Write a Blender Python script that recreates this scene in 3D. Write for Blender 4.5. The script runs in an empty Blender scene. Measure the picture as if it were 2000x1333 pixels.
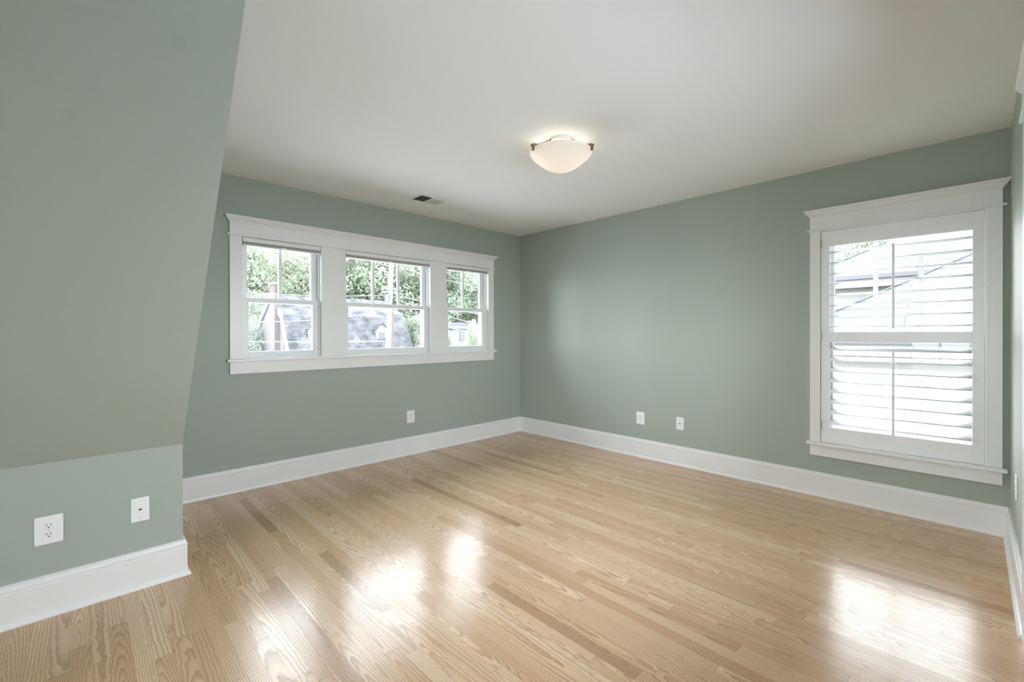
import bpy, bmesh, math, random
import numpy as np
from mathutils import Matrix, Vector
random.seed(7)
SC = bpy.context.scene
COL = SC.collection

# ------------------------------------------------------------------ camera
F_PX, CY_PX, YAW, PITCH, ROLL = 871.25, 654.84, 0.8025, 0.0033, -0.0017
CAM = Vector((-3.969, -3.959, 1.2185))
V = Vector((math.cos(YAW)*math.cos(PITCH), math.sin(YAW)*math.cos(PITCH), -math.sin(PITCH)))
R0 = Vector((math.sin(YAW), -math.cos(YAW), 0)); U0 = R0.cross(V)
R = R0*math.cos(ROLL)+U0*math.sin(ROLL); U = -R0*math.sin(ROLL)+U0*math.cos(ROLL)
cd = bpy.data.cameras.new('camera'); cam = bpy.data.objects.new('camera', cd); COL.objects.link(cam)
cd.sensor_width = 36.0; cd.lens = F_PX*36/2000; cd.shift_y = (CY_PX-666.5)/2000
cd.clip_start = 0.02; cd.clip_end = 500
M = Matrix(((R.x, U.x, -V.x, CAM.x), (R.y, U.y, -V.y, CAM.y), (R.z, U.z, -V.z, CAM.z), (0, 0, 0, 1)))
cam.matrix_world = M
SC.camera = cam

# ------------------------------------------------------------------ light
w = bpy.data.worlds.new('sky'); SC.world = w; w.use_nodes = True
nt = w.node_tree; bgn = nt.nodes['Background']
SKY = 13.0
tc = nt.nodes.new('ShaderNodeTexCoord'); sep = nt.nodes.new('ShaderNodeSeparateXYZ')
ramp = nt.nodes.new('ShaderNodeValToRGB')
nt.links.new(tc.outputs['Generated'], sep.inputs[0]); nt.links.new(sep.outputs['Z'], ramp.inputs[0])
ramp.color_ramp.elements[0].position = 0.0; ramp.color_ramp.elements[0].color = (0.99, 1.0, 1.03, 1)
ramp.color_ramp.elements[1].position = 0.7; ramp.color_ramp.elements[1].color = (0.87, 0.95, 1.08, 1)
hz = nt.nodes.new('ShaderNodeMapRange'); sxy = nt.nodes.new('ShaderNodeMath'); sxy.operation = 'ADD'; nt.links.new(sep.outputs['X'], sxy.inputs[0]); nt.links.new(sep.outputs['Y'], sxy.inputs[1])
nt.links.new(sxy.outputs[0], hz.inputs[0]); hz.inputs[1].default_value = .2; hz.inputs[2].default_value = -.9   # sky tinted bluer to the south-west to cool the room light
cm = nt.nodes.new('ShaderNodeMix'); cm.data_type = 'RGBA'; cm.blend_type = 'MULTIPLY'; cm.inputs[7].default_value = (.93, .985, 1.06, 1)
nt.links.new(hz.outputs[0], cm.inputs[0]); nt.links.new(ramp.outputs[0], cm.inputs[6]); nt.links.new(cm.outputs[2], bgn.inputs['Color'])
def wm(op, a, b, c=0.0):
    n = nt.nodes.new('ShaderNodeMath'); n.operation = op
    for k, v in enumerate((a, b, c)):
        if isinstance(v, float): n.inputs[k].default_value = v
        else: nt.links.new(v, n.inputs[k])
    return n.outputs[0]
west = wm('MAXIMUM', wm('MULTIPLY', sep.outputs['X'], -1.0), 0.0); north = wm('MAXIMUM', sep.outputs['Y'], -.25)   # sky strength raised toward the north-west to brighten the room
nt.links.new(wm('MULTIPLY_ADD', west, SKY*.42, wm('MULTIPLY_ADD', north, SKY*.22, SKY)), bgn.inputs['Strength'])

def portal(name, loc, direction, sx, sy):
    l = bpy.data.lights.new(name, 'AREA'); l.shape = 'RECTANGLE'; l.size = sx; l.size_y = sy
    l.cycles.is_portal = True
    o = bpy.data.objects.new(name, l); COL.objects.link(o); o.location = loc
    o.rotation_euler = Vector(direction).to_track_quat('-Z', 'Z').to_euler()
portal('daylight_portal', (-1.8, 0.13, 1.5), (0, -1, 0), 2.6, 1.0)
portal('daylight_portal', (0.15, -3.595, 1.2), (-1, 0, 0), 0.9, 1.6)
SC.view_settings.view_transform = 'Standard'; SC.view_settings.look = 'None'
SC.view_settings.exposure = 0.04; SC.view_settings.gamma = 1.0
SC.view_settings.use_curve_mapping = False
SC.cycles.max_bounces = 14; SC.cycles.diffuse_bounces = 8; SC.cycles.transparent_max_bounces = 16
SC.cycles.caustics_reflective = False; SC.cycles.caustics_refractive = False

# ------------------------------------------------------------------ dimensions
H = 2.44; XK = -3.60; YK = -1.171; ZK = 0.661; SL = 1.296; YC = -4.112
XW = -7.4; YS = YK-(H-ZK)/SL; HB = 0.178; TH = 0.16
OPA = [(-3.068, -2.464), (-2.246, -1.345), (-1.135, -0.542)]; ZA = (1.026, 1.977)
OPB = (-4.022, -3.168); ZB = (0.408, 1.976)
OPR = (-3.95, -3.10); ZR = (0.12, 2.30)

# ------------------------------------------------------------------ helpers
def mat(name, color, rough=0.5, spec=0.5, metal=0.0, noise=0.0, nscale=40.0, bump=0.0, bscale=200.0):
    m = bpy.data.materials.new(name); m.use_nodes = True
    t = m.node_tree; b = t.nodes['Principled BSDF']
    b.inputs['Base Color'].default_value = (*color, 1); b.inputs['Roughness'].default_value = rough
    b.inputs['Specular IOR Level'].default_value = spec; b.inputs['Metallic'].default_value = metal
    co = t.nodes.new('ShaderNodeTexCoord')
    if noise:
        n = t.nodes.new('ShaderNodeTexNoise'); n.inputs['Scale'].default_value = nscale; n.inputs['Detail'].default_value = 4
        t.links.new(co.outputs['Object'], n.inputs['Vector'])
        mx = t.nodes.new('ShaderNodeMix'); mx.data_type = 'RGBA'
        mx.inputs[6].default_value = (*[c*(1-noise) for c in color], 1); mx.inputs[7].default_value = (*[min(1, c*(1+noise)) for c in color], 1)
        t.links.new(n.outputs[0], mx.inputs[0]); t.links.new(mx.outputs[2], b.inputs['Base Color'])
    if bump:
        n2 = t.nodes.new('ShaderNodeTexNoise'); n2.inputs['Scale'].default_value = bscale; n2.inputs['Detail'].default_value = 3
        t.links.new(co.outputs['Object'], n2.inputs['Vector'])
        bp = t.nodes.new('ShaderNodeBump'); bp.inputs['Strength'].default_value = bump; bp.inputs['Distance'].default_value = 0.002
        t.links.new(n2.outputs[0], bp.inputs['Height']); t.links.new(bp.outputs[0], b.inputs['Normal'])
    return m

class NG:
    """tiny node-expression helper"""
    def __init__(s, m): s.t = m.node_tree
    def n(s, kind, **kw):
        nd = s.t.nodes.new(kind)
        for k, v in kw.items(): setattr(nd, k, v)
        return nd
    def put(s, inp, v):
        if hasattr(v, 'is_output') or isinstance(v, bpy.types.NodeSocket): s.t.links.new(v, inp)
        else: inp.default_value = v
    def m(s, op, a, b=0.0, c=0.0):
        nd = s.n('ShaderNodeMath', operation=op)
        s.put(nd.inputs[0], a); s.put(nd.inputs[1], b); s.put(nd.inputs[2], c)
        return nd.outputs[0]
    def xyz(s, x, y, z):
        nd = s.n('ShaderNodeCombineXYZ'); s.put(nd.inputs[0], x); s.put(nd.inputs[1], y); s.put(nd.inputs[2], z)
        return nd.outputs[0]
    def noise(s, vec, scale, detail=2.0, rough=0.5):
        nd = s.n('ShaderNodeTexNoise'); s.put(nd.inputs['Vector'], vec); nd.inputs['Scale'].default_value = scale
        nd.inputs['Detail'].default_value = detail; nd.inputs['Roughness'].default_value = rough
        return nd.outputs[0]
    def white(s, vec):
        nd = s.n('ShaderNodeTexWhiteNoise', noise_dimensions='3D'); s.put(nd.inputs['Vector'], vec)
        sp = s.n('ShaderNodeSeparateColor'); s.t.links.new(nd.outputs['Color'], sp.inputs[0])
        return sp.outputs[0], sp.outputs[1], sp.outputs[2]
    def mix(s, f, a, b, blend='MIX'):
        nd = s.n('ShaderNodeMix', data_type='RGBA', blend_type=blend)
        s.put(nd.inputs[0], f); s.put(nd.inputs[6], a); s.put(nd.inputs[7], b)
        return nd.outputs[2]
    def ramp(s, f, stops):
        nd = s.n('ShaderNodeValToRGB'); s.put(nd.inputs[0], f); cr = nd.color_ramp
        while len(cr.elements) < len(stops): cr.elements.new(0.5)
        for e, (p, c) in zip(cr.elements, stops): e.position = p; e.color = (*c, 1)
        return nd.outputs[0]

def finish(name, bm, material, parent=None, bevel=0.0, smooth=False, segs=2):
    me = bpy.data.meshes.new(name); bmesh.ops.recalc_face_normals(bm, faces=bm.faces)
    bm.to_mesh(me); bm.free()
    o = bpy.data.objects.new(name, me); COL.objects.link(o)
    if material: me.materials.append(material)
    if parent: o.parent = parent
    if smooth:
        for p in me.polygons: p.use_smooth = True
    if bevel:
        md = o.modifiers.new('bevel', 'BEVEL'); md.width = bevel; md.segments = segs; md.limit_method = 'ANGLE'
    return o
def bx(bm, x0, x1, y0, y1, z0, z1):
    a = [bm.verts.new(c) for c in ((x0, y0, z0), (x1, y0, z0), (x1, y1, z0), (x0, y1, z0), (x0, y0, z1), (x1, y0, z1), (x1, y1, z1), (x0, y1, z1))]
    for f in ((0, 3, 2, 1), (4, 5, 6, 7), (0, 1, 5, 4), (1, 2, 6, 5), (2, 3, 7, 6), (3, 0, 4, 7)): bm.faces.new([a[i] for i in f])
def boxes(name, lst, material, parent=None, bevel=0.0, off=(0, 0, 0)):
    bm = bmesh.new()
    for b in lst: bx(bm, b[0]-off[0], b[1]-off[0], b[2]-off[1], b[3]-off[1], b[4]-off[2], b[5]-off[2])
    return finish(name, bm, material, parent, bevel)
def cyl(bm, p0, p1, r0, r1=None, n=16):
    r1 = r0 if r1 is None else r1
    p0 = Vector(p0); p1 = Vector(p1); d = (p1-p0).normalized()
    a = d.orthogonal().normalized(); b = d.cross(a)
    A = []; B = []
    for i in range(n):
        t = 2*math.pi*i/n; k = a*math.cos(t)+b*math.sin(t)
        A.append(bm.verts.new(p0+k*r0)); B.append(bm.verts.new(p1+k*r1))
    for i in range(n): bm.faces.new((A[i], A[(i+1) % n], B[(i+1) % n], B[i]))
    bm.faces.new(A[::-1]); bm.faces.new(B)
def tube(bm, pts, r, n=6):
    for a, b in zip(pts[:-1], pts[1:]): cyl(bm, a, b, r, n=n)
def lathe(bm, prof, c, n=64, cap=False):
    rings = []
    for (r, z) in prof:
        if r < 1e-5: rings.append([bm.verts.new((c[0], c[1], c[2]+z))]); continue
        rings.append([bm.verts.new((c[0]+r*math.cos(2*math.pi*i/n), c[1]+r*math.sin(2*math.pi*i/n), c[2]+z)) for i in range(n)])
    for a, b in zip(rings[:-1], rings[1:]):
        for i in range(n):
            j = (i+1) % n
            if len(b) == 1: bm.faces.new((a[i], a[j], b[0]))
            elif len(a) == 1: bm.faces.new((a[0], b[j], b[i]))
            else: bm.faces.new((a[i], a[j], b[j], b[i]))
def prism(bm, pts, d):
    """extrude polygon pts (3D) by vector d"""
    d = Vector(d); a = [bm.verts.new(p) for p in pts]; b = [bm.verts.new(Vector(p)+d) for p in pts]
    bm.faces.new(a[::-1]); bm.faces.new(b)
    for i in range(len(a)):
        j = (i+1) % len(a); bm.faces.new((a[i], a[j], b[j], b[i]))
def sweep(bm, prof, a, b, n, ma=0, mb=0, z0=0.0):
    """wall moulding: profile (out, z) from a to b on plan, n = outward normal; m=+1 inside mitre, -1 outside, 0 square"""
    a = Vector((*a, z0)); b = Vector((*b, z0)); d = (b-a).normalized(); n = Vector((*n, 0))
    A = [bm.verts.new(a+d*(ma*o)+n*o+Vector((0, 0, z))) for o, z in prof]
    B = [bm.verts.new(b-d*(mb*o)+n*o+Vector((0, 0, z))) for o, z in prof]
    k = len(prof)
    for i in range(k): bm.faces.new((A[i], A[(i+1) % k], B[(i+1) % k], B[i]))
    bm.faces.new(A); bm.faces.new(B[::-1])
def returned(bm, prof, a, b, n, z0=0.0):
    """moulding on a wall with mitred returns at both ends; profile goes bottom to top"""
    a = Vector((*a, z0)); b = Vector((*b, z0)); d = (b-a).normalized(); n = Vector((*n, 0)); rows = []
    for o, e, z in prof:
        zz = Vector((0, 0, z))
        rows.append([bm.verts.new(q) for q in (a-d*e+zz, a-d*e+n*o+zz, b+d*e+n*o+zz, b+d*e+zz)])
    for p, q in zip(rows[:-1], rows[1:]):
        for i in range(4): bm.faces.new((p[i], p[(i+1) % 4], q[(i+1) % 4], q[i]))
    bm.faces.new(rows[0]); bm.faces.new(rows[-1][::-1])
def panel(bm, ur, zr, holes, f, t):
    """wall slab with rectangular holes. f(u, w, z) -> xyz; w 0..t through the thickness"""
    us = sorted({ur[0], ur[1], *[h[i] for h in holes for i in (0, 1)]}); zs = sorted({zr[0], zr[1], *[h[i] for h in holes for i in (2, 3)]})
    cache = {}
    def v(u, w_, z):
        k = (round(u, 5), w_, round(z, 5))
        if k not in cache: cache[k] = bm.verts.new(f(u, w_, z))
        return cache[k]
    def solid(i, j):
        if i < 0 or j < 0 or i >= len(us)-1 or j >= len(zs)-1: return False
        uc = (us[i]+us[i+1])/2; zc = (zs[j]+zs[j+1])/2
        return not any(h[0] < uc < h[1] and h[2] < zc < h[3] for h in holes)
    for i in range(len(us)-1):
        for j in range(len(zs)-1):
            if not solid(i, j): continue
            a, b, c, d = us[i], us[i+1], zs[j], zs[j+1]
            bm.faces.new((v(a, 0, c), v(b, 0, c), v(b, 0, d), v(a, 0, d)))
            bm.faces.new((v(a, t, c), v(a, t, d), v(b, t, d), v(b, t, c)))
            if not solid(i-1, j): bm.faces.new((v(a, 0, c), v(a, 0, d), v(a, t, d), v(a, t, c)))
            if not solid(i+1, j): bm.faces.new((v(b, 0, c), v(b, t, c), v(b, t, d), v(b, 0, d)))
            if not solid(i, j-1): bm.faces.new((v(a, 0, c), v(a, t, c), v(b, t, c), v(b, 0, c)))
            if not solid(i, j+1): bm.faces.new((v(a, 0, d), v(b, 0, d), v(b, t, d), v(a, t, d)))
def empty(name, loc=(0, 0, 0), rz=0.0):
    o = bpy.data.objects.new(name, None); COL.objects.link(o); o.location = loc; o.rotation_euler = (0, 0, rz); o.empty_display_size = 0.1
    return o
def tag(o, label, cat, group=None, kind=None):
    o['label'] = label; o['category'] = cat
    if group: o['group'] = group
    if kind: o['kind'] = kind
    return o
def struct(o): o['kind'] = 'structure'; return o
def copy_tree(o, parent=None):
    c = o.copy(); COL.objects.link(c)
    if parent: c.parent = parent
    for ch in list(o.children): copy_tree(ch, c)
    return c
def at(px, py, yo):
    """world point seen along a photo pixel at northward distance yo from the camera"""
    d = V+R*((px-1000)/F_PX)-U*((py-CY_PX)/F_PX); return CAM+d*(yo/d.y)
def atx(px, py, xo):
    d = V+R*((px-1000)/F_PX)-U*((py-CY_PX)/F_PX); return CAM+d*(xo/d.x)

# ------------------------------------------------------------------ materials
def wall_paint():
    m = mat('sage_wall_paint', (0.385, 0.428, 0.372), 0.55, 0.2, bump=0.12, bscale=260)
    g = NG(m); b = m.node_tree.nodes['Principled BSDF']
    geo = g.n('ShaderNodeNewGeometry').outputs['Position']
    f = None
    for (c, r) in (((-3.754, -2.286, 2.106), .024), ((-3.989, -2.102, 1.867), .024)):   # two faint scuffs on the slope
        vd = g.n('ShaderNodeVectorMath', operation='DISTANCE'); m.node_tree.links.new(geo, vd.inputs[0]); vd.inputs[1].default_value = c
        k = g.n('ShaderNodeMapRange'); m.node_tree.links.new(vd.outputs['Value'], k.inputs[0])
        k.inputs[1].default_value = r*.35; k.inputs[2].default_value = r; k.inputs[3].default_value = .13; k.inputs[4].default_value = 0
        f = k.outputs[0] if f is None else g.m('ADD', f, k.outputs[0])
    c = g.mix(f, (0.385, 0.428, 0.372, 1), (0.22, 0.24, 0.22, 1)); m.node_tree.links.new(c, b.inputs['Base Color'])
    return m
M_WALL = wall_paint()
M_CEIL = mat('ceiling_paint', (0.85, 0.845, 0.83), 0.8, 0.2, bump=0.08, bscale=220)
M_TRIM = mat('white_trim_paint', (0.82, 0.815, 0.795), 0.32, 0.5)
M_SASH = mat('white_vinyl_sash', (0.82, 0.83, 0.83), 0.35, 0.5)
M_SHUT = mat('shutter_paint', (0.86, 0.86, 0.85), 0.3, 0.5)
M_PLATE = mat('white_plastic', (0.86, 0.86, 0.85), 0.3, 0.5)
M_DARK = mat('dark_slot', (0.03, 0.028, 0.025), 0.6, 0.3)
M_GREYFAB = mat('grey_pleated_fabric', (0.38, 0.39, 0.37), 0.85, 0.1, noise=.06, nscale=300)
M_VENT = mat('vent_enamel', (.60, .60, .58), .45, .4)
M_METAL = mat('nickel', (0.62, 0.61, 0.58), 0.3, 0.5, metal=1.0)
M_BRONZE = mat('bronze', (0.30, 0.21, 0.13), 0.35, 0.5, metal=1.0)
M_SCREW = mat('screw_paint', (0.62, 0.62, 0.60), 0.35, 0.5)

def glass_mat():
    m = bpy.data.materials.new('window_glass'); m.use_nodes = True; t = m.node_tree
    for n in list(t.nodes): t.nodes.remove(n)
    out = t.nodes.new('ShaderNodeOutputMaterial'); mx = t.nodes.new('ShaderNodeMixShader')
    tr = t.nodes.new('ShaderNodeBsdfTransparent'); gl = t.nodes.new('ShaderNodeBsdfGlossy'); fr = t.nodes.new('ShaderNodeFresnel')
    tr.inputs[0].default_value = (.95, .97, .96, 1); gl.inputs['Roughness'].default_value = 0.0; fr.inputs[0].default_value = 1.25
    t.links.new(fr.outputs[0], mx.inputs[0]); t.links.new(tr.outputs[0], mx.inputs[1]); t.links.new(gl.outputs[0], mx.inputs[2])
    t.links.new(mx.outputs[0], out.inputs[0])
    return m
M_GLASS = glass_mat()

def oak_floor():
    m = bpy.data.materials.new('oak_strip_floor'); m.use_nodes = True; g = NG(m); t = m.node_tree
    b = t.nodes['Principled BSDF']
    co = g.n('ShaderNodeTexCoord').outputs['Object']; sp = g.n('ShaderNodeSeparateXYZ'); t.links.new(co, sp.inputs[0])
    x, y = sp.outputs[0], sp.outputs[1]
    PW = 0.0572
    xr = g.m('DIVIDE', x, PW); row = g.m('FLOOR', xr); fx = g.m('FRACT', xr)
    ra, rb, rc = g.white(g.xyz(row, 3.7, 1.3))
    ln = g.m('MULTIPLY_ADD', rb, 0.75, 0.55)
    yy = g.m('ADD', g.m('DIVIDE', y, ln), g.m('MULTIPLY', ra, 9.0)); colm = g.m('FLOOR', yy); fy = g.m('FRACT', yy)
    i1, i2, i3 = g.white(g.xyz(row, colm, 0.5)); j1, j2, j3 = g.white(g.xyz(row, colm, 7.5))
    lx = g.m('MULTIPLY', g.m('SUBTRACT', fx, 0.5), PW)
    ly = g.m('MULTIPLY', g.m('SUBTRACT', fy, 0.5), ln)
    sx = g.m('ADD', x, g.m('MULTIPLY', i1, 31.0)); sy = g.m('ADD', y, g.m('MULTIPLY', i2, 47.0))
    # growth rings cut by the saw: distance from a tilted log axis
    wob = g.m('MULTIPLY', g.m('SUBTRACT', g.noise(g.xyz(g.m('MULTIPLY', sx, 5.0), g.m('MULTIPLY', sy, 1.7), 0.0), 1.0, 2.0, .5), 0.5), 0.026)
    fine = g.m('MULTIPLY', g.m('SUBTRACT', g.noise(g.xyz(g.m('MULTIPLY', sx, 42.0), g.m('MULTIPLY', sy, 20.0), 0.0), 1.0, 2.0), 0.5), 0.008)
    tilt = g.m('MULTIPLY', g.m('SUBTRACT', j1, 0.5), 0.20)
    dep = g.m('ADD', g.m('ADD', g.m('MULTIPLY', tilt, ly), g.m('MULTIPLY_ADD', i3, 0.05, -0.006)), wob)
    cx = g.m('MULTIPLY', g.m('SUBTRACT', j2, 0.5), 0.10)
    dx = g.m('SUBTRACT', lx, cx)
    rad = g.m('ADD', g.m('SQRT', g.m('ADD', g.m('MULTIPLY', dx, dx), g.m('MULTIPLY', dep, dep))), fine)
    ring = g.m('FRACT', g.m('MULTIPLY', rad, g.m('MULTIPLY_ADD', j3, 80.0, 75.0)))
    ringv = g.m('MULTIPLY', g.m('POWER', ring, 2.4), g.m('SUBTRACT', 1.0, g.m('POWER', ring, 24.0)))
    pores = g.noise(g.xyz(g.m('MULTIPLY', sx, 900.0), g.m('MULTIPLY', sy, 22.0), 0.0), 1.0, 2.0, .6)
    blot = g.noise(g.xyz(g.m('MULTIPLY', sx, 16.0), g.m('MULTIPLY', sy, 2.2), 0.0), 1.0, 2.0)
    tone = g.ramp(i1, [(0.0, (0.58, 0.37, 0.215)), (0.12, (0.655, 0.43, 0.26)), (0.45, (0.70, 0.475, 0.295)), (0.8, (0.735, 0.515, 0.33)), (1.0, (0.77, 0.565, 0.385))])
    pink = g.mix(g.m('MULTIPLY', g.m('GREATER_THAN', i2, 0.72), 0.5), tone, (0.62, 0.395, 0.235, 1))
    dark = g.mix(g.m('MULTIPLY', g.m('GREATER_THAN', j3, 0.965), 0.55), pink, (0.30, 0.165, 0.085, 1))
    c1 = g.mix(g.m('MULTIPLY', ringv, 0.9), dark, (0.32, 0.18, 0.09, 1))
    c2 = g.mix(g.m('MULTIPLY', g.m('GREATER_THAN', pores, 0.56), 0.18), c1, (0.30, 0.18, 0.09, 1))
    c3 = g.mix(g.m('MULTIPLY', g.m('SUBTRACT', blot, 0.35), 0.35), c2, (0.55, 0.36, 0.21, 1))
    # joints
    ex = g.m('GREATER_THAN', g.m('ABSOLUTE', g.m('SUBTRACT', fx, 0.5)), 0.488)
    ey = g.m('GREATER_THAN', g.m('ABSOLUTE', ly), g.m('SUBTRACT', g.m('MULTIPLY', ln, 0.5), 0.0008))
    jt = g.m('MAXIMUM', g.m('MULTIPLY', ex, .45), ey)
    c4 = g.mix(g.m('MULTIPLY', jt, 0.55), c3, (0.16, 0.09, 0.045, 1))
    t.links.new(c4, b.inputs['Base Color'])
    b.inputs['Specular IOR Level'].default_value = 0.38
    t.links.new(g.m('MULTIPLY_ADD', ringv, 0.06, 0.185), b.inputs['Roughness'])
    bp = g.n('ShaderNodeBump'); bp.inputs['Strength'].default_value = 0.22; bp.inputs['Distance'].default_value = 0.0012
    t.links.new(g.m('ADD', g.m('MULTIPLY', ringv, -0.5), g.m('ADD', g.m('MULTIPLY', jt, -1.0), g.m('MULTIPLY', i3, 0.4))), bp.inputs['Height'])
    t.links.new(bp.outputs[0], b.inputs['Normal'])
    return m
M_FLOOR = oak_floor()

def brick_mat(name, axis, c1, c2, mortar, bw, bh, ms, var=0.5):
    m = bpy.data.materials.new(name); m.use_nodes = True; g = NG(m); t = m.node_tree; b = t.nodes['Principled BSDF']
    co = g.n('ShaderNodeTexCoord').outputs['Object']; sp = g.n('ShaderNodeSeparateXYZ'); t.links.new(co, sp.inputs[0])
    br = g.n('ShaderNodeTexBrick'); t.links.new(g.xyz(sp.outputs[axis], sp.outputs[2], 0.0), br.inputs['Vector'])
    br.inputs['Color1'].default_value = (*c1, 1); br.inputs['Color2'].default_value = (*c2, 1); br.inputs['Mortar'].default_value = (*mortar, 1)
    br.inputs['Scale'].default_value = 1.0; br.inputs['Mortar Size'].default_value = ms; br.inputs['Brick Width'].default_value = bw; br.inputs['Row Height'].default_value = bh
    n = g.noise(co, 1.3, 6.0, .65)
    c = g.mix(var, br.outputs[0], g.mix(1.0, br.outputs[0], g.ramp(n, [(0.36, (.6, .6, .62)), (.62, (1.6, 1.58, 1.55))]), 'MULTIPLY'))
    t.links.new(c, b.inputs['Base Color']); b.inputs['Roughness'].default_value = 0.9; b.inputs['Specular IOR Level'].default_value = 0.2
    return m
M_BRICK = brick_mat('red_brick', 1, (.062, .042, .039), (.052, .036, .034), (.085, .076, .073), .24, .085, .014, .4)
M_BRICKX = brick_mat('red_brick_front', 0, (.062, .042, .039), (.052, .036, .034), (.085, .076, .073), .24, .085, .014, .4)
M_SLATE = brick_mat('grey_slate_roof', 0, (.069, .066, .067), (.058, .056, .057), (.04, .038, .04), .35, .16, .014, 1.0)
M_SHINGLE = brick_mat('pale_shingle_roof', 1, (.078, .0775, .077), (.074, .0735, .073), (.052, .052, .053), 3.4, .145, .013, .10)
M_EXWHITE = mat('exterior_white', (.17, .17, .17), .7, .2, noise=.05, nscale=3)
M_CREAM = mat('cream_siding', (.16, .155, .135), .8, .2, noise=.04, nscale=4)
M_GUTTER = mat('grey_gutter', (.07, .065, .066), .6, .3)
M_EXPANE = mat('dark_exterior_pane', (.06, .065, .07), .25, .5)
M_POLE = mat('weathered_pole_wood', (.125, .122, .122), .9, .1, noise=.15, nscale=6)
M_REDPOLE = mat('reddish_pole_wood', (.10, .08, .074), .9, .1, noise=.15, nscale=6)
M_WIRE = mat('pale_cable', (.22, .22, .22), .6, .3)
M_TRANSF = mat('transformer_paint', (.09, .095, .11), .5, .4)
M_BOUNCE = mat('pale_bounce_slab', (.42, .435, .45), .9, .1)  # for the two unseen slabs added to bounce cool daylight indoors
M_GROUND = mat('pale_bounce_ground', (.50, .50, .48), .95, .1, noise=.12, nscale=.6)  # ground coloured pale so it bounces daylight up to the ceiling
M_BARK = mat('bark', (.07, .06, .05), .95, .1, noise=.3, nscale=9)
def leaf_mat(name, c):
    m = bpy.data.materials.new(name); m.use_nodes = True; g = NG(m); t = m.node_tree
    for n in list(t.nodes): t.nodes.remove(n)
    out = g.n('ShaderNodeOutputMaterial'); mx = g.n('ShaderNodeMixShader'); mx.inputs[0].default_value = .4
    d = g.n('ShaderNodeBsdfDiffuse'); tr = g.n('ShaderNodeBsdfTranslucent')
    co = g.n('ShaderNodeTexCoord').outputs['Object']
    k = g.ramp(g.noise(co, 1.1, 3.0), [(.3, [v*.7 for v in c]), (.7, [v*1.35 for v in c])])
    t.links.new(k, d.inputs[0]); t.links.new(k, tr.inputs[0])
    t.links.new(d.outputs[0], mx.inputs[1]); t.links.new(tr.outputs[0], mx.inputs[2]); t.links.new(mx.outputs[0], out.inputs[0])
    return m
LEAFC = [(.25, .275, .195), (.23, .265, .19), (.275, .29, .21)]
M_LEAF = [leaf_mat('leaf_green', c) for c in LEAFC]

# ------------------------------------------------------------------ room shell
def slab(name, ur, zr, holes, f, t, m=None):
    bm = bmesh.new(); panel(bm, ur, zr, holes, f, t); return struct(finish(name, bm, m or M_WALL))
struct(boxes('floor', [(XW-.2, .2, YC-.25, .2, -.12, 0)], M_FLOOR))
bm = bmesh.new()
prism(bm, [(XK-.1, .2, H), (.2, .2, H), (.2, YC-.2, H), (XW-.2, YC-.2, H), (XW-.2, YS, H), (XK-.1, YS, H)], (0, 0, .15))
struct(finish('ceiling', bm, M_CEIL))
slab('wall_north', (XK-.1, .0), (0, H), [(a-.012, b+.012, ZA[0]-.012, ZA[1]+.012) for a, b in OPA], lambda u, w_, z: (u, w_, z), TH)
slab('wall_east', (YC-.2, .16), (0, H), [(OPB[0]-.012, OPB[1]+.012, ZB[0]-.012, ZB[1]+.012)], lambda u, w_, z: (w_, u, z), TH)
DR = (-3.60, -1.375, 0, 2.05)
slab('wall_south', (XW, .0), (0, H), [(DR[0], DR[1], 0, DR[3])], lambda u, w_, z: (u, YC-w_, z), TH)
slab('wall_west', (YC-.16, YK+.1), (0, H), [(*OPR, *ZR)], lambda u, w_, z: (XW-w_, u, z), TH)
struct(boxes('wall_knee', [(XW, XK-.1, YK, YK+.1, 0, ZK+.03)], M_WALL))
bm = bmesh.new(); nx = Vector((0, SL, 1)).normalized()*.1   # slab thickness away from the room
prism(bm, [(XW, YK, ZK), (XW, YS, H), (XW, YS+nx.y, H+nx.z), (XW, YK+nx.y, ZK+nx.z)], (XK-.1-XW, 0, 0)); struct(finish('wall_slope', bm, M_WALL))
bm = bmesh.new(); prism(bm, [(XK, 0, 0), (XK, YK, 0), (XK, YK, ZK), (XK, YS, H), (XK, 0, H)], (-.1, 0, 0)); struct(finish('wall_cheek', bm, M_WALL))

BASE = [(0, 0), (.030, 0), (.030, .006), (.0275, .013), (.022, .018), (.016, .02), (.016, .140), (.0135, .143), (.0135, .146), (.0175, .149), (.0175, .156), (.0125, .161), (.010, .168), (.0115, .172), (.0105, .177), (.006, HB), (0, HB)]
def baseboard(name, *runs):
    bm = bmesh.new()
    for (a, b, n, ma, mb) in runs: sweep(bm, BASE, a, b, n, ma, mb)
    return struct(finish(name, bm, M_TRIM))
baseboard('baseboard_north', ((XK, 0), (0, 0), (0, -1), 1, 1))
baseboard('baseboard_east', ((0, 0), (0, YC), (-1, 0), 1, 1))
baseboard('baseboard_south', ((0, YC), (-1.290, YC), (0, 1), 1, 0), ((-3.685, YC), (XW, YC), (0, 1), 0, 1))
baseboard('baseboard_cheek', ((XK, YK), (XK, 0), (1, 0), -1, 1))
baseboard('baseboard_knee', ((XW, YK), (XK, YK), (0, -1), 1, -1))
baseboard('baseboard_west', ((XW, YC), (XW, YK), (1, 0), 1, 1))

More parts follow.
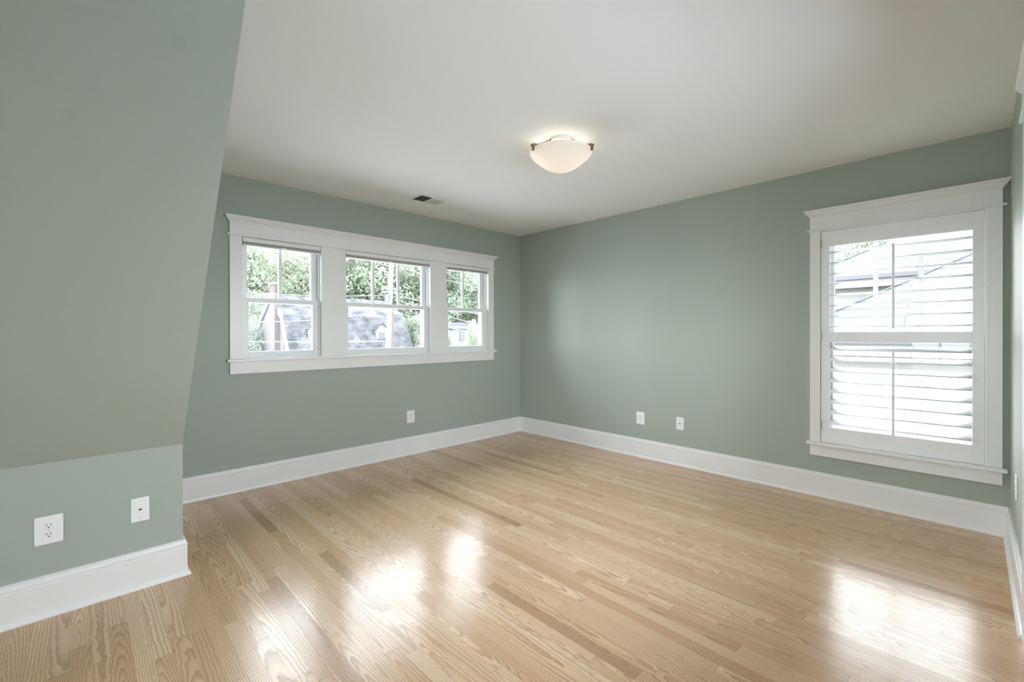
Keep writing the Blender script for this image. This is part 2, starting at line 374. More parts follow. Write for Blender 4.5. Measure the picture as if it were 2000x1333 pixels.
# ------------------------------------------------------------------ casings
CROWN = [(.022, 0, 0), (.027, .005, .004), (.027, .005, .010), (.034, .012, .014), (.045, .020, .026), (.050, .026, .030), (.050, .026, .035), (.058, .032, .040), (.058, .032, .050)]
def casing(name, f, u0, u1, opens, zo, zhead, sill=True, zs=None, apron=None, cs=1.0):
    """craftsman casing. f maps (u, out, z) to world; built as a structure with parts"""
    e = struct(empty(name))
    def part(nm, lst, bev=.0015):
        bm = bmesh.new()
        for (a, b, o0, o1, z0, z1) in lst:
            p = f(a, o0, z0); q = f(b, o1, z1)
            bx(bm, min(p[0], q[0]), max(p[0], q[0]), min(p[1], q[1]), max(p[1], q[1]), z0, z1)
        return finish(nm, bm, M_TRIM, e, bev)
    zt = zo[1]; zb = zs[1] if sill else zo[0]
    part('side_casing', [(u0, opens[0][0], 0, .019, zb, zt)]); part('side_casing', [(opens[-1][1], u1, 0, .019, zb, zt)])
    for p, q in zip(opens[:-1], opens[1:]): part('mullion_casing', [(p[1], q[0], 0, .019, zb, zt)])
    part('fillet', [(u0-.018, u1+.018, 0, .030, zt, zt+.014)], .005)
    part('head_casing', [(u0, u1, 0, .022, zt+.014, zhead)])
    bm = bmesh.new(); a = f(u0, 0, 0); b = f(u1, 0, 0); n = Vector(f(u0, 1, 0))-Vector(a)
    returned(bm, [(o*cs, q*cs, z) for o, q, z in CROWN], a[:2], b[:2], n[:2], zhead-.004); finish('crown_moulding', bm, M_TRIM, e)
    if sill:
        part('window_stool', [(u0-.02, u1+.02, 0, .048, zs[0], zs[1])], .004)
        part('apron', [(u0, u1, 0, .018, apron, zs[0])])
    return e
fN = lambda u, o, z: (u, -o, z)
fE = lambda u, o, z: (-o, u, z)
fS = lambda u, o, z: (u, YC+o, z)
casing('trim_1', fN, -3.152, -0.458, OPA, ZA, 2.082, True, (1.002, 1.026), .910)
casing('trim_2', fE, -4.080, -3.102, [OPB], ZB, 2.086, True, (.385, .408), .304)
casing('trim_3', fS, -3.685, -1.290, [DR[:2]], (0, 2.05), 2.155, False, cs=.66)

# ------------------------------------------------------------------ sash windows
def ring(x0, x1, y0, y1, z0, z1, st, top, bot):
    return [(x0, x0+st, y0, y1, z0, z1), (x1-st, x1, y0, y1, z0, z1), (x0+st, x1-st, y0, y1, z0, z0+bot), (x0+st, x1-st, y0, y1, z1-top, z1)]
def sash_window(name, f, u0, u1, z0, z1, zm, st, munt, lift, topfix=0.0):
    """double-hung window; f swaps plan axes"""
    e = struct(empty(name))
    def part(nm, lst, m, bev=.0015, par=e):
        bm = bmesh.new()
        for (a, b, d0, d1, q0, q1) in lst:
            p = f(a, d0); r = f(b, d1)
            bx(bm, min(p[0], r[0]), max(p[0], r[0]), min(p[1], r[1]), max(p[1], r[1]), q0, q1)
        return finish(nm, bm, m, par, bev)
    part('window_frame', ring(u0-.012, u1+.012, -.0, .15, z0-.012, z1+.012, .012, .012, .012), M_SASH, 0)
    part('jamb_track', [(u0, u0+.010, .022, .034, z0, z1), (u1-.010, u1, .022, .034, z0, z1), (u0, u0+.012, .068, .074, z0, z1), (u1-.012, u1, .068, .074, z0, z1), (u0, u0+.016, .108, .15, z0, z1), (u1-.016, u1, .108, .15, z0, z1)], M_SASH, 0)
    g = .006
    lo = part('lower_sash', ring(u0+g, u1-g, .036, .066, z0, zm+.020, st, .038, .054), M_SASH)
    part('glass', [(u0+g+st-.004, u1-g-st+.004, .050, .053, z0+.05, zm-.015)], M_GLASS, 0, lo)
    up = part('upper_sash', ring(u0+g, u1-g, .076, .104, zm-.018, z1, st, .050, .036), M_SASH)
    wide = (u1-u0-2*g-2*st)
    part('muntin', [(u0+g+st+wide*(i+1)/(munt+1)-.013, u0+g+st+wide*(i+1)/(munt+1)+.013, .079, .099, zm+.01, z1-.045) for i in range(munt)], M_SASH, .001, up)
    part('glass', [(u0+g+st-.004, u1-g-st+.004, .088, .091, zm+.012, z1-.045)], M_GLASS, 0, up)
    if lift:
        part('gap_shade_strip', [(u1-g+.0006, u1-.0006, .080, .100, zm+.022, z1-.002)], M_DARK, 0)  # dark strip painted in for the shade in the sash-to-jamb gap
        c = (u0+u1)/2; part('sash_lift', [(c-.055, c+.055, .024, .036, z0+.022, z0+.030)], M_SASH, .002, lo)
    return e
fw = lambda u, d: (u, d)
ZM = 1.488
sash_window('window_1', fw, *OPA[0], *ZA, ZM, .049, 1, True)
sash_window('window_2', fw, *OPA[1], *ZA, ZM, .038, 2, False)
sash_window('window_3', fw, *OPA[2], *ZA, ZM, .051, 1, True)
fwe = lambda u, d: (d, u)
sash_window('window_4', fwe, *OPB, *ZB, 1.19, .062, 2, False)
# unseen window added in the west wall, behind the camera, to light the room
e5 = struct(empty('fill_window'))
boxes('window_frame', [(XW-.10, XW-.02, a, b, z0, z1) for (a, b, z0, z1) in ((*OPR, ZR[0], ZR[0]+.04), (*OPR, ZR[1]-.04, ZR[1]), (OPR[0], OPR[0]+.04, *ZR), (OPR[1]-.04, OPR[1], *ZR), (-3.545, -3.505, *ZR))], M_SASH, e5)
boxes('glass', [(XW-.07, XW-.066, OPR[0]+.03, OPR[1]-.03, ZR[0]+.03, ZR[1]-.03)], M_GLASS, e5)
portal('daylight_portal', (XW-.17, (OPR[0]+OPR[1])/2, (ZR[0]+ZR[1])/2), (1, 0, 0), OPR[1]-OPR[0], ZR[1]-ZR[0])
struct(boxes('bounce_slab_west', [(XW-9.0, XW-.17, -16.0, 4.0, -.14, -.02)], M_BOUNCE))   # unseen pale slab added outside the west window to bounce daylight in
# south door beside the camera; glazing and width added to light the room
d1 = struct(empty('door_1'))
dm = (DR[0]+DR[1])/2
for (a, b) in ((DR[0]+.004, dm-.002), (dm+.002, DR[1]-.004)):
    dl = boxes('door_leaf', [(a, a+.09, YC-.09, YC-.05, .008, DR[3]-.005), (b-.09, b, YC-.09, YC-.05, .008, DR[3]-.005), (a+.09, b-.09, YC-.09, YC-.05, .008, .92), (a+.09, b-.09, YC-.09, YC-.05, DR[3]-.12, DR[3]-.005)], M_TRIM, d1, .002)
    boxes('glass', [(a+.085, b-.085, YC-.072, YC-.069, .91, DR[3]-.11)], M_GLASS, dl)
    hx = dm-.045 if a < dm-.1 else dm+.045
    bm = bmesh.new(); cyl(bm, (hx, YC-.052, .95), (hx, YC-.005, .95), .010); lathe(bm, [(0, -.026), (.02, -.018), (.026, 0), (.02, .018), (0, .026)], (hx, YC+.002, .95), 20); finish('door_knob', bm, M_METAL, dl, smooth=True)
portal('daylight_portal', (dm, YC-.17, 1.37), (0, 1, 0), DR[1]-DR[0], 1.2)
struct(boxes('bounce_slab_south', [(XW-.16, .2, -16.0, YC-.16, -.14, -.02)], M_BOUNCE))   # added reflector slab outside the south door, throws daylight up indoors

# ------------------------------------------------------------------ cellular shades
def shade(i, label):
    a, b = OPA[i]; e = empty('window_shade', ((a+b)/2, 0, ZA[1])); tag(e, label, 'window shade', 'pleated shades pulled up in the three windows')
    hw = (b-a)/2
    boxes('headrail', [(-hw+.006, hw-.003, -.014, .032, -.036, -.003)], M_TRIM, e, .002)
    bm = bmesh.new(); n = 3
    for k in range(n): bx(bm, -hw+.010, hw-.003, -.006, .026, -.036-.0068*(k+1)+.0006, -.036-.0068*k)
    finish('pleated_fabric', bm, M_GREYFAB, e)
    br = boxes('bottom_rail', [(-hw+.008, hw-.005, -.008, .028, -.067, -.0565)], M_PLATE, e, .002)
    boxes('pull_tab', [(-.02, .02, -.017, -.008, -.064, -.052)], M_PLATE, br, .002)
shade(0, 'raised pleated shade with grey fabric at the top of the leftmost window')
shade(1, 'widest raised pleated shade, grey, at the top of the middle window of three')
shade(2, 'raised pleated shade with grey fabric in the window nearest the far corner')

# ------------------------------------------------------------------ plantation shutter
sh = tag(empty('plantation_shutter', (0, (OPB[0]+OPB[1])/2, ZB[0])), 'white plantation shutter with open louvres in the tall window by the right corner', 'shutter')
O = sh.location
P0, P1 = -4.006, -3.172; S = .052
fr = boxes('shutter_frame', [(-.019, .022, OPB[0], OPB[0]+.0145, ZB[0], ZB[1]), (-.019, .022, P0, OPB[1], ZB[1]-.006, ZB[1])], M_SHUT, sh, .0015, O)
boxes('stile', [(-.017, .011, P1-S, P1, ZB[0]+.002, ZB[1]-.009)], M_SHUT, sh, .0015, O)
boxes('stile', [(-.017, .011, P0, P0+S, ZB[0]+.002, ZB[1]-.009)], M_SHUT, sh, .0015, O)
for (z0, z1, nm) in ((1.856, ZB[1]-.009, 'top_rail'), (1.155, 1.225, 'middle_rail'), (ZB[0]+.002, .525, 'bottom_rail')):
    boxes(nm, [(-.0165, .0105, P0+S, P1-S, z0, z1)], M_SHUT, sh, .0015, O)
def louvre_mesh(w_, t, L):
    bm = bmesh.new(); n = 20
    A = []; B = []
    for i in range(n):
        k = 2*math.pi*i/n; xx = math.cos(k)*w_/2; zz = math.sin(k)*t/2
        A.append(bm.verts.new((xx, -L/2, zz))); B.append(bm.verts.new((xx, L/2, zz)))
    for i in range(n): bm.faces.new((A[i], A[(i+1) % n], B[(i+1) % n], B[i]))
    bm.faces.new(A[::-1]); bm.faces.new(B); return bm
lv = None
ZU = [1.2655+.0775*i for i in range(8)]; ZL = [.567+.0772*i for i in range(8)]
for z, tilt in [(z, math.radians(1.0)) for z in ZU]+[(z, math.radians(-19)) for z in ZL]:
    if lv is None:
        lv = finish('louvre', louvre_mesh(.089, .0105, P1-P0-2*S-.003), M_SHUT, sh, smooth=True); o = lv
    else:
        o = lv.copy(); COL.objects.link(o); o.parent = sh
    o.location = (-.004, (P0+P1)/2-O.y, z-O.z); o.rotation_euler = (0, tilt, 0)
for (z0, z1, xx) in ((1.25, 1.818, -.056), (.527, 1.097, -.054)):
    boxes('tilt_rod', [(xx-.006, xx+.005, -3.591, -3.578, z0, z1)], M_SHUT, sh, .002, O)
for z in (1.88, 1.203, .535):
    bm = bmesh.new(); cyl(bm, (-.021, -3.170-O.y, z-.033-O.z), (-.021, -3.170-O.y, z+.033-O.z), .0045, n=10)
    bx(bm, -.0185, -.0165, -3.182-O.y, -3.158-O.y, z-.03-O.z, z+.03-O.z); finish('hinge', bm, M_METAL, sh)

# ------------------------------------------------------------------ wall plates
def plate_mesh(w_, h, t=.006):
    bm = bmesh.new(); bx(bm, -w_/2, w_/2, -t, 0, -h/2, h/2); return bm
def disc(bm, x, y0, y1, z, rx, rz, n=24, flat=None):
    A = []; B = []
    for i in range(n):
        k = 2*math.pi*i/n; zz = math.sin(k)*rz; xx = math.cos(k)*rx
        if flat: zz = max(-flat, min(flat, zz))
        A.append(bm.verts.new((x+xx, y0, z+zz))); B.append(bm.verts.new((x+xx, y1, z+zz)))
    for i in range(n): bm.faces.new((A[i], A[(i+1) % n], B[(i+1) % n], B[i]))
    bm.faces.new(A[::-1]); bm.faces.new(B)
def outlet(loc, rz, w_, h, label, group):
    e = tag(empty('wall_outlet', loc, rz), label, 'outlet', group)
    finish('cover_plate', plate_mesh(w_, h), M_PLATE, e, .003, segs=3)
    for s in (1, -1):
        bm = bmesh.new(); disc(bm, 0, -.0085, -.005, s*.0195, .0172, .0172, 28, .0135); r = finish('receptacle', bm, M_PLATE, e, .0008)
        bm = bmesh.new(); zc = s*.0195
        bx(bm, -.0075, -.0053, -.0089, -.0083, zc-.001, zc+.008); bx(bm, .0053, .0075, -.0089, -.0083, zc-.0005, zc+.0075)
        disc(bm, 0, -.0089, -.0083, zc-.0075, .0027, .0027, 12); finish('slot', bm, M_DARK, r)
    bm = bmesh.new(); disc(bm, 0, -.0075, -.0055, 0, .003, .003, 12); finish('screw', bm, M_SCREW, e)
    return e
def jack(name, loc, rz, w_, h, label, group, kind):
    e = tag(empty(name, loc, rz), label, 'jack plate', group)
    finish('cover_plate', plate_mesh(w_, h), M_PLATE, e, .0025, segs=3)
    if kind == 'phone':
        bm = bmesh.new(); bx(bm, -.0085, .0085, -.0075, -.005, -.008, .008); p = finish('jack_socket', bm, M_PLATE, e, .001)
        bm = bmesh.new(); bx(bm, -.0062, .0062, -.0082, -.0074, -.0005, .0045); bx(bm, -.003, .003, -.0082, -.0074, -.0035, 0); finish('jack_opening', bm, M_DARK, p)
    else:
        bm = bmesh.new(); cyl(bm, (0, -.004, 0), (0, -.008, 0), .0062, n=6); p = finish('jack_socket', bm, M_METAL, e)
        bm = bmesh.new(); disc(bm, 0, -.0155, -.0075, 0, .0046, .0046, 16); finish('jack_opening', bm, M_DARK, p)
    for s in (1, -1):
        bm = bmesh.new(); disc(bm, 0, -.0072, -.0055, s*.042, .0028, .0028, 12); finish('screw', bm, M_SCREW, e)
    return e
outlet((-4.072, YK, .371), 0, .089, .121, 'white duplex outlet in a wide cover plate on the low knee wall at left', 'wall outlets')
jack('phone_jack', (-3.767, YK, .375), 0, .069, .114, 'white phone jack plate on the low knee wall, right of the wide outlet plate', 'jack plates', 'phone')
outlet((-1.572, 0, .380), 0, .088, .124, 'white duplex outlet on the wall under the middle window of the row of three', 'wall outlets')
outlet((0, -1.677, .382), -math.pi/2, .089, .122, 'white duplex outlet on the long right wall, left of the small cable plate', 'wall outlets')
jack('cable_jack', (0, -2.081, .386), -math.pi/2, .071, .115, 'white cable jack plate on the long right wall, right of the outlet beside it', 'jack plates', 'cable')
outlet((-.60, YC, .440), math.pi, .08, .124, 'white duplex outlet seen edge-on on the wall at the far right edge', 'wall outlets')

# ------------------------------------------------------------------ ceiling vent
vx0, vx1, vy0, vy1 = -1.845, -1.53, -.618, -.405
ve = tag(empty('ceiling_vent', ((vx0+vx1)/2, (vy0+vy1)/2, H)), 'white metal two-way air register on the ceiling in front of the row of windows', 'air vent')
O = ve.location; bm = bmesh.new()
b0, b1 = .030, .028
for (a, b, c, d) in ((vx0, vx1, vy0, vy0+b1), (vx0, vx1, vy1-b1, vy1), (vx0, vx0+b0, vy0+b1, vy1-b1), (vx1-b0, vx1, vy0+b1, vy1-b1), ((vx0+vx1)/2-.005, (vx0+vx1)/2+.005, vy0+b1, vy1-b1)):
    bx(bm, a-O.x, b-O.x, c-O.y, d-O.y, -.007, -.0005)
finish('vent_frame', bm, M_TRIM, ve, .002)
boxes('vent_shade_sheet', [(vx0+.02-O.x, vx1-.02-O.x, vy0+.02-O.y, vy1-.02-O.y, -.0012, -.0006)], M_DARK, ve)  # thin dark sheet standing in for the shade behind the slats
for s, (xa, xb) in ((1, (vx0+b0, (vx0+vx1)/2-.005)), (-1, ((vx0+vx1)/2+.005, vx1-b0))):
    bm = bmesh.new(); n = 9
    for k in range(n):
        xc = xa+(xb-xa)*(k+.5)/n-O.x; hw = .0065
        z0, z1 = -.0015, -.0085
        xs = (xc+hw*.8*s, xc-hw*.8*s)
        prism(bm, [(xs[0], vy0+b1-O.y, z0), (xs[0]+.0012, vy0+b1-O.y, z0), (xs[1]+.0012, vy0+b1-O.y, z1), (xs[1], vy0+b1-O.y, z1)], (0, vy1-vy0-2*b1, 0))
    finish('vent_slats', bm, M_VENT, ve)

# ------------------------------------------------------------------ ceiling light
LC = (-1.786, -2.146)
cl = tag(empty('ceiling_light', (LC[0], LC[1], H)), 'lit frosted glass bowl ceiling light held by bronze clips', 'ceiling light')
m = bpy.data.materials.new('frosted_bowl_glass'); m.use_nodes = True; t = m.node_tree; g = NG(m)
for n in list(t.nodes): t.nodes.remove(n)
out = g.n('ShaderNodeOutputMaterial'); mx = g.n('ShaderNodeMixShader'); mx.inputs[0].default_value = .45
df = g.n('ShaderNodeBsdfDiffuse'); df.inputs[0].default_value = (.86, .84, .80, 1); tl = g.n('ShaderNodeBsdfTranslucent'); tl.inputs[0].default_value = (.9, .86, .80, 1)
gs = g.n('ShaderNodeBsdfGlossy'); gs.inputs['Roughness'].default_value = .25; m2 = g.n('ShaderNodeMixShader'); m2.inputs[0].default_value = .04
t.links.new(df.outputs[0], mx.inputs[1]); t.links.new(tl.outputs[0], mx.inputs[2]); t.links.new(mx.outputs[0], m2.inputs[1]); t.links.new(gs.outputs[0], m2.inputs[2]); t.links.new(m2.outputs[0], out.inputs[0])
ZR0 = -.080
bm = bmesh.new()
prof = [(.196, 0), (.1965, -.003), (.192, -.012), (.183, -.023), (.172, -.034), (.158, -.046), (.140, -.061), (.118, -.078), (.092, -.095), (.062, -.108), (.030, -.1155), (0, -.118)]
lathe(bm, [(r, z+ZR0) for r, z in prof], (0, 0, 0)); finish('glass_bowl', bm, m, cl, smooth=True)
bm = bmesh.new(); lathe(bm, [(.0, -.018), (.066, -.018), (.074, -.013), (.076, -.001), (0, -.001)], (0, 0, 0), 40); finish('ceiling_pan', bm, M_TRIM, cl)
am = math.atan2(V.y, V.x)+math.pi
for k in (math.radians(62), -math.radians(62), math.pi):
    c, s_ = math.cos(am+k), math.sin(am+k)
    bm = bmesh.new(); tube(bm, [(c*.072, s_*.072, -.010), (c*.16, s_*.16, ZR0+.022), (c*.205, s_*.205, ZR0+.012)], .005, 8)
    arm = finish('clip_arm', bm, M_BRONZE, cl)
    bm = bmesh.new(); cyl(bm, (c*.19, s_*.19, ZR0+.012), (c*.212, s_*.212, ZR0+.004), .011, n=14); cyl(bm, (c*.200, s_*.200, ZR0+.010), (c*.204, s_*.204, ZR0-.022), .008, n=12)
    finish('clip', bm, M_BRONZE, arm)
for sgn in (1, -1):
    ld = bpy.data.lights.new('bulb', 'POINT'); ld.energy = 0.30; ld.color = (1, .86, .66); ld.shadow_soft_size = .03
    lo = bpy.data.objects.new('bulb', ld); COL.objects.link(lo); lo.location = (LC[0]+.05*sgn, LC[1]-.05*sgn, H-.072)

# ------------------------------------------------------------------ outdoors
GZ = -3.3
struct(boxes('ground', [(-90, 120, -60, 160, GZ-.2, GZ)], M_GROUND))

# gambrel house across the street: ridge runs east-west
gx0, gx1, gy = 5.35, 14.1, 29.1
gh = tag(empty('gambrel_house', ((gx0+gx1)/2, gy, GZ)), 'brick house with grey gambrel roof, seen through the left and middle windows', 'house')
O = gh.location
def gpts(x, s=1.0, extra=0.0):
    pr = [(-3.45, .0), (-2.3, 2.27), (0, 3.72), (2.3, 2.27), (3.45, .0)]
    return [(x-O.x, gy+p*s-O.y, z+extra-O.z) for p, z in pr]
bm = bmesh.new(); P = gpts(gx0); prism(bm, P+[(gx0-O.x, 3.1, 0), (gx0-O.x, -3.1, 0)], (.25, 0, 0)); finish('gable_wall', bm, M_BRICK, gh)
bm = bmesh.new(); P = gpts(gx1-.25); prism(bm, P+[(gx1-.25-O.x, 3.1, 0), (gx1-.25-O.x, -3.1, 0)], (.25, 0, 0)); finish('gable_wall', bm, M_BRICK, gh)
boxes('front_wall', [(gx0+.25, gx1-.25, gy-3.1, gy-2.9, GZ, .1)], M_BRICKX, gh, 0, O)
bm = bmesh.new(); A = gpts(gx0-.05); B = gpts(gx0-.05, 1.035, .16)
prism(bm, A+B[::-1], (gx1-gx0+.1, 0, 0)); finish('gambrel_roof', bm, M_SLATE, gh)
bm = bmesh.new()
A = gpts(gx0-.14, .985, -.14); B = gpts(gx0-.14, 1.04, .18); prism(bm, A+B[::-1], (.10, 0, 0)); finish('rake_board', bm, M_EXWHITE, gh)
boxes('eave_fascia', [(gx0-.1, gx1+.1, gy-3.75, gy-3.5, -.14, .04)], M_EXWHITE, gh, 0, O)
ch = boxes('chimney', [(gx0-.32, gx0, gy-1.65, gy-.60, GZ, 4.45)], M_BRICK, gh, 0, O)
boxes('chimney_cap', [(gx0-.38, gx0+.06, gy-1.71, gy-.54, 4.45, 4.58)], M_EXWHITE, ch, 0, O)
for xc in (7.05, 11.75):
    y0 = gy-3.2; wv = .42
    bm = bmesh.new(); bx(bm, xc-wv-O.x, xc+wv-O.x, y0-O.y, gy-1.0-O.y, .15-O.z, 1.55-O.z)
    prism(bm, [(xc-wv-O.x, y0-O.y, 1.55-O.z), (xc+wv-O.x, y0-O.y, 1.55-O.z), (xc-O.x, y0-O.y, 1.95-O.z)], (0, 2.2, 0)); dm = finish('dormer', bm, M_EXWHITE, gh)
    bm = bmesh.new()
    for s in (1, -1): prism(bm, [(xc+s*(wv+.08)-O.x, y0-.1-O.y, 1.50-O.z), (xc-O.x, y0-.1-O.y, 1.97-O.z), (xc-O.x, y0-.1-O.y, 2.06-O.z), (xc+s*(wv+.08)-O.x, y0-.1-O.y, 1.58-O.z)], (0, 2.2, 0))
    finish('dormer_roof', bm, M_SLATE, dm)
    boxes('dormer_window', [(xc-.22, xc+.22, y0-.03, y0, .32, .78), (xc-.22, xc+.22, y0-.03, y0, .84, 1.30)], M_EXPANE, dm, 0, O)

# white cottage behind the small trees in the right-hand window
ct = tag(empty('white_cottage', (21.6, 30.0, GZ)), 'pale cottage half hidden by trees in the right window near the corner', 'house')
O = ct.location
boxes('cottage_wall', [(20.2, 24.0, 29.0, 32.0, GZ, 1.8)], M_EXWHITE, ct, 0, O)
for (a, b) in ((21.15, 21.75), (22.6, 23.1)): boxes('cottage_window', [(a, b, 28.95, 29.0, .55, 1.45)], M_EXPANE, ct, 0, O)
bm = bmesh.new(); prism(bm, [(20.0-O.x, 28.8-O.y, 1.65-O.z), (20.0-O.x, 30.5-O.y, 2.3-O.z), (20.0-O.x, 32.2-O.y, 1.65-O.z)], (4.2, 0, 0)); finish('cottage_roof', bm, M_SLATE, ct)

# neighbouring house beyond the shutter window (two hipped roofs)
def hip_house(e, x0, ez, yl, depth, back):
    O = e.location
    boxes('house_wall', [(x0+.35, x0+2*depth-.35, yl-back, yl-.35, GZ, ez-.05)], M_CREAM, e, 0, O)
    s = .6; r = (x0+depth, ez+s*depth)
    c = [(x0, yl), (x0, yl-back), (x0+2*depth, yl-back), (x0+2*depth, yl)]
    bm = bmesh.new(); v = [bm.verts.new((px-O.x, py-O.y, ez-O.z)) for px, py in c]
    t1 = bm.verts.new((r[0]-O.x, yl-depth-O.y, r[1]-O.z)); t2 = bm.verts.new((r[0]-O.x, yl-back+depth-O.y, r[1]-O.z))
    for f in ((v[0], v[1], t2, t1), (v[1], v[2], t2), (v[2], v[3], t1, t2), (v[3], v[0], t1), (v[3], v[2], v[1], v[0])): bm.faces.new(f)
    rf = finish('hip_roof', bm, M_SHINGLE, e)
    bm = bmesh.new(); cyl(bm, (x0-O.x, yl-O.y, ez+.02-O.z), (r[0]-O.x, yl-depth-O.y, r[1]+.02-O.z), .015, n=8); finish('hip_cap', bm, M_SHINGLE, rf)
    boxes('gutter', [(x0-.10, x0, yl-back, yl, ez-.10, ez+.0)], M_GUTTER, e, 0, O)
    boxes('fascia', [(x0+.0, x0+.06, yl-back, yl, ez-.30, ez-.10)], M_EXWHITE, e, 0, O)
nh = tag(empty('neighbour_house', (5.0, -1.5, GZ)), 'cream house with pale hipped shingle roofs close outside the shutter window', 'house')
hip_house(nh, 5.0, 1.15, -1.50, 5.2, 14.0)
hip_house(nh, 10.03, 2.66, -.66, 5.0, 12.0)

# utility pole and street lamp
pb = at(757.5, 700, 24.0); pt_ = at(766, 470, 24.0)
up = tag(empty('utility_pole', (pb.x, pb.y, GZ)), 'tall pale leaning utility pole with cables, seen through the middle window', 'utility pole')
O = up.location; k = (GZ-pb.z)/(pt_.z-pb.z); p0 = pb+(pt_-pb)*k; p1 = pb+(pt_-pb)*1.3
bm = bmesh.new(); cyl(bm, p0-O, p1-O, .16, .13, 14); finish('pole', bm, M_POLE, up)
q = at(762, 583, 24.0)
bm = bmesh.new(); cyl(bm, q-O+Vector((-.26, -.1, -.2)), q-O+Vector((-.26, -.1, .2)), .11, n=14); finish('transformer', bm, M_TRANSF, up)
for dz in (.35, .55):
    bm = bmesh.new(); c = q-O+Vector((0, 0, dz)); bx(bm, c.x-.55, c.x+.55, c.y-.07, c.y+.0, c.z-.05, c.z+.05); ca = finish('cross_arm', bm, M_POLE, up)
    for sx in (-.5, -.25, .25, .5):
        bm = bmesh.new(); cyl(bm, (c.x+sx, c.y-.03, c.z+.05), (c.x+sx, c.y-.03, c.z+.17), .035, n=8); finish('insulator', bm, M_TRANSF, ca)
a0 = at(764, 545, 24.0)-O; a1 = at(751, 527, 24.0)-O; a2 = at(745, 526, 24.0)-O
bm = bmesh.new(); tube(bm, [a0, a0.lerp(a1, .5)+Vector((0, 0, .1)), a1], .035, 8); la = finish('lamp_arm', bm, M_POLE, up)
bm = bmesh.new(); cyl(bm, a1, a2, .09, .15, 12); cyl(bm, a2, a2+(a2-a1)*.6, .15, .06, 12); finish('lamp_head', bm, M_WIRE, la)
rb_ = at(764, 700, 26.5); rt_ = at(766, 604, 26.5)
rp = tag(empty('timber_post', (rb_.x, rb_.y, GZ)), 'shorter reddish timber post just right of the tall pale utility pole', 'post')
bm = bmesh.new(); cyl(bm, (0, 0, 0), rt_-rp.location, .14, .12, 12); finish('post_shaft', bm, M_REDPOLE, rp)
bm = bmesh.new(); c = rt_-rp.location; cyl(bm, c, c+Vector((0, 0, .08)), .14, .05, 12); finish('post_cap', bm, M_REDPOLE, rp)

def line(pa, pb_, sag, label, r=.016):
    a = Vector(pa); b = Vector(pb_); n = 14; pts = []
    for i in range(n+1):
        s = i/n; pts.append(a.lerp(b, s)-Vector((0, 0, sag*4*s*(1-s)))-a)
    bm = bmesh.new(); tube(bm, pts, r, 6); o = finish('power_line', bm, M_WIRE); o.location = a
    return tag(o, label, 'cable', 'overhead cables outside the row of windows')
qq = at(762, 577, 24.0)
line(at(440, 569, 24.0), qq, .12, 'overhead cable reaching the utility pole cross arm from the left window')
line(qq+Vector((.5, 0, .0)), at(1000, 626, 30.0), .1, 'overhead cable falling to the right from the pole cross arm, in the middle window')
line(qq+Vector((.5, 0, -.25)), at(960, 640, 22.0), .1, 'lower overhead cable falling from the pole across the bottom of the right window')
line(at(440, 667.5, 23.5), at(756, 667, 24.0), .02, 'level pale cable in front of the brick gable and roof eave', .022)
line(at(440, 628, 23.5), at(757, 606, 24.0), .25, 'thin cable crossing the slate roof left of the pole')
line(at(761, 606, 24.0), at(980, 664, 24.0), .1, 'cable sloping down right of the pole in front of the green bushes')
line(at(766, 519, 24.0), at(1000, 576, 30.0), .1, 'highest cable crossing the upper pane of the right window')
line(at(700, 497, 26.0), at(763, 522, 24.0), .05, 'short high cable meeting the pole near its lamp arm')
line(at(770, 552, 24.0), at(790, 505, 24.0), .0, 'steep guy cable beside the top of the utility pole')

# trees
def foliage_mesh(name, rx, rz, n_clump, n_leaf, leaf, seed):
    rng = np.random.default_rng(seed); verts = []; 
    cen = rng.normal(size=(n_clump, 3)); cen /= np.linalg.norm(cen, axis=1)[:, None]
    cen *= (rng.random((n_clump, 1))**.4)*.78; cen *= np.array([rx, rx, rz])
    cr = rng.uniform(.22, .36, n_clump)*rx
    P = np.repeat(cen, n_leaf, 0); d = rng.normal(size=P.shape); d /= np.linalg.norm(d, axis=1)[:, None]
    P = P+d*np.repeat(cr, n_leaf)[:, None]*(rng.random((len(P), 1))**.35)*np.array([1, 1, .75])
    a = rng.normal(size=P.shape); a /= np.linalg.norm(a, axis=1)[:, None]
    b = np.cross(a, rng.normal(size=P.shape)); b /= np.linalg.norm(b, axis=1)[:, None]
    s = rng.uniform(.5, 1.3, (len(P), 1))*leaf
    tip = P+a*s; l = P+b*s*.45; r = P-b*s*.45; bk = P-a*s
    vs = np.stack([bk, l, tip, r], 1).reshape(-1, 3); fs = np.arange(len(vs)).reshape(-1, 4)
    me = bpy.data.meshes.new(name); me.from_pydata(vs.tolist(), [], fs.tolist()); me.update()
    return me
FOL = [foliage_mesh('foliage', 1.0, 1.25, 60, 250, .038, 3), foliage_mesh('foliage', 1.0, 1.1, 55, 270, .038, 5), foliage_mesh('foliage', 1.0, 1.5, 70, 220, .036, 9)]
for i, me in enumerate(FOL): me.materials.append(M_LEAF[i])
bm = bmesh.new(); cyl(bm, (0, 0, 0), (0, 0, 1), .055, .03, 10); cyl(bm, (0, 0, .55), (.25, .05, 1.15), .025, .012, 8); cyl(bm, (0, 0, .6), (-.22, .1, 1.2), .022, .01, 8)
TRUNK = bpy.data.meshes.new('trunk'); bm.to_mesh(TRUNK); bm.free(); TRUNK.materials.append(M_BARK)
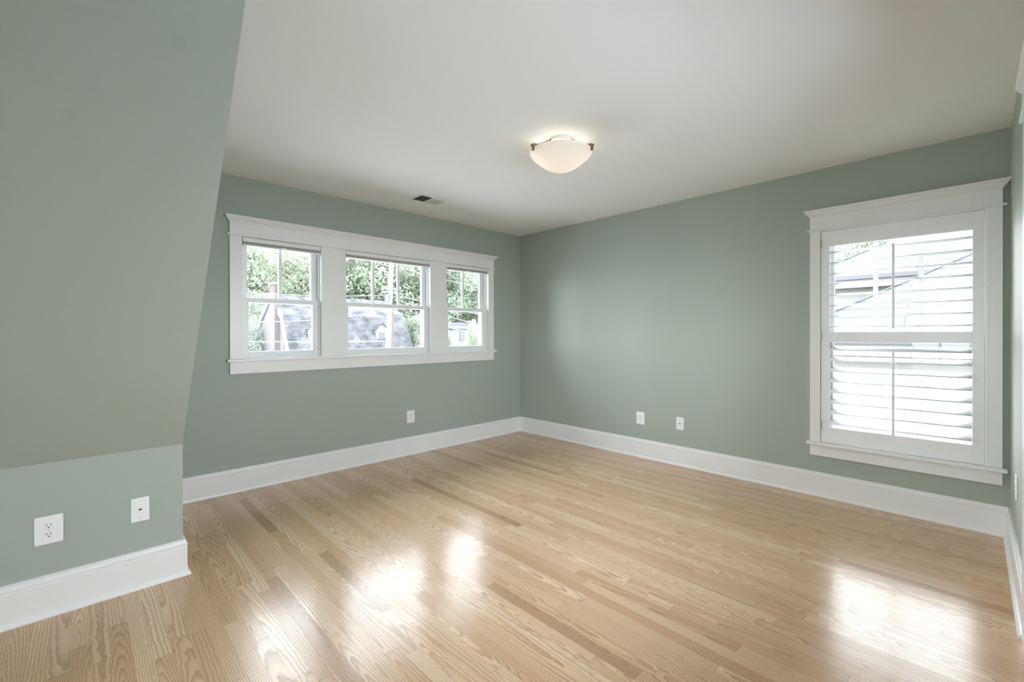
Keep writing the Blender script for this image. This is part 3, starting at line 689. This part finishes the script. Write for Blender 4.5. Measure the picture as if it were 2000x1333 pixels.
def tree(p, ztop, rad, kind, label, group, name='tree'):
    e = tag(empty(name, (p[0], p[1], GZ), random.random()*6.28), label, 'tree' if name == 'tree' else 'bush', group)
    asp = (1.25, 1.1, 1.5)[kind]; zc = ztop-GZ-rad*asp*.95
    f = bpy.data.objects.new('foliage', FOL[kind]); COL.objects.link(f); f.parent = e; f.location = (0, 0, zc); f.scale = (rad, rad, rad)
    if name == 'bush': zc = (ztop-GZ)/2; f.location = (0, 0, zc); f.scale = (rad, rad, zc/asp)
    t_ = bpy.data.objects.new('trunk', TRUNK); COL.objects.link(t_); t_.parent = e; hh = max(.5, zc); t_.scale = (hh*.9, hh*.9, hh)
    return e
G1 = 'trees behind the houses across the street'
for (px, yo, zt, rad, kd, lab) in (
    (478, 44, 10.2, 4.2, 0, 'leafy tree at the left edge of the left window, beside the brick gable'),
    (535, 52, 10.4, 5.0, 1, 'lower leafy tree behind the brick chimney, with open sky above it'),
    (592, 46, 13.0, 5.5, 2, 'tall leafy tree filling the upper right pane of the left window'),
    (650, 54, 13.0, 6.0, 1, 'tall leafy tree behind the roof ridge, mostly behind the left mullion'),
    (700, 46, 13.5, 5.5, 0, 'tall leafy tree filling the upper left pane of the middle window'),
    (752, 52, 14.0, 6.0, 1, 'tall leafy tree straight behind the utility pole and street lamp'),
    (806, 44, 13.0, 5.6, 2, 'tall leafy tree filling the upper right pane of the middle window'),
    (858, 50, 13.5, 6.0, 0, 'tall leafy tree mostly behind the right mullion'),
    (895, 40, 11.5, 4.6, 1, 'tall leafy tree filling the upper left pane of the right window'),
    (940, 46, 13.5, 5.6, 2, 'tall leafy tree filling the upper right pane of the right window'),
    (560, 62, 8.5, 6.0, 0, 'distant leafy tree seen in gaps behind the chimney tree'),
    (985, 40, 11.0, 5.0, 0, 'leafy tree at the right edge of the right window')):
    p = at(px, 600, yo); tree(p, zt, rad, kd, lab, G1)
for (px, yo, zt, rad, kd, lab) in (
    (482, 36, 3.3, 2.3, 1, 'bush left of the brick gable, at the left edge of the left lower pane'),
    (818, 31, 3.3, 1.9, 0, 'bushy tree just right of the gambrel roof in the middle lower pane'),
    (845, 29, 2.2, 1.7, 1, 'bush in front of the right mullion, low beside the gambrel house'),
    (860, 30, 2.6, 1.1, 2, 'bush left of the pale cottage in the right lower pane'),
    (922, 26, 2.7, .75, 0, 'bright bush in front of the pale cottage'),
    (942, 29, 3.0, 1.7, 1, 'bush right of the pale cottage at the edge of the right lower pane')):
    p = at(px, 660, yo); tree(p, zt, rad, kd, lab, 'bushes across the street', 'bush')
for (px, xo, zt, rad, kd, lab) in ((1705, 30, 7.8, 2.6, 1, 'leafy tree peeking over the farther roof through the top of the shutter'), (1650, 34, 5.5, 1.6, 0, 'small distant tree at the upper left corner of the shutter opening')):
    p = atx(px, 500, xo); tree(p, zt, rad, kd, lab, 'trees beyond the shutter window')
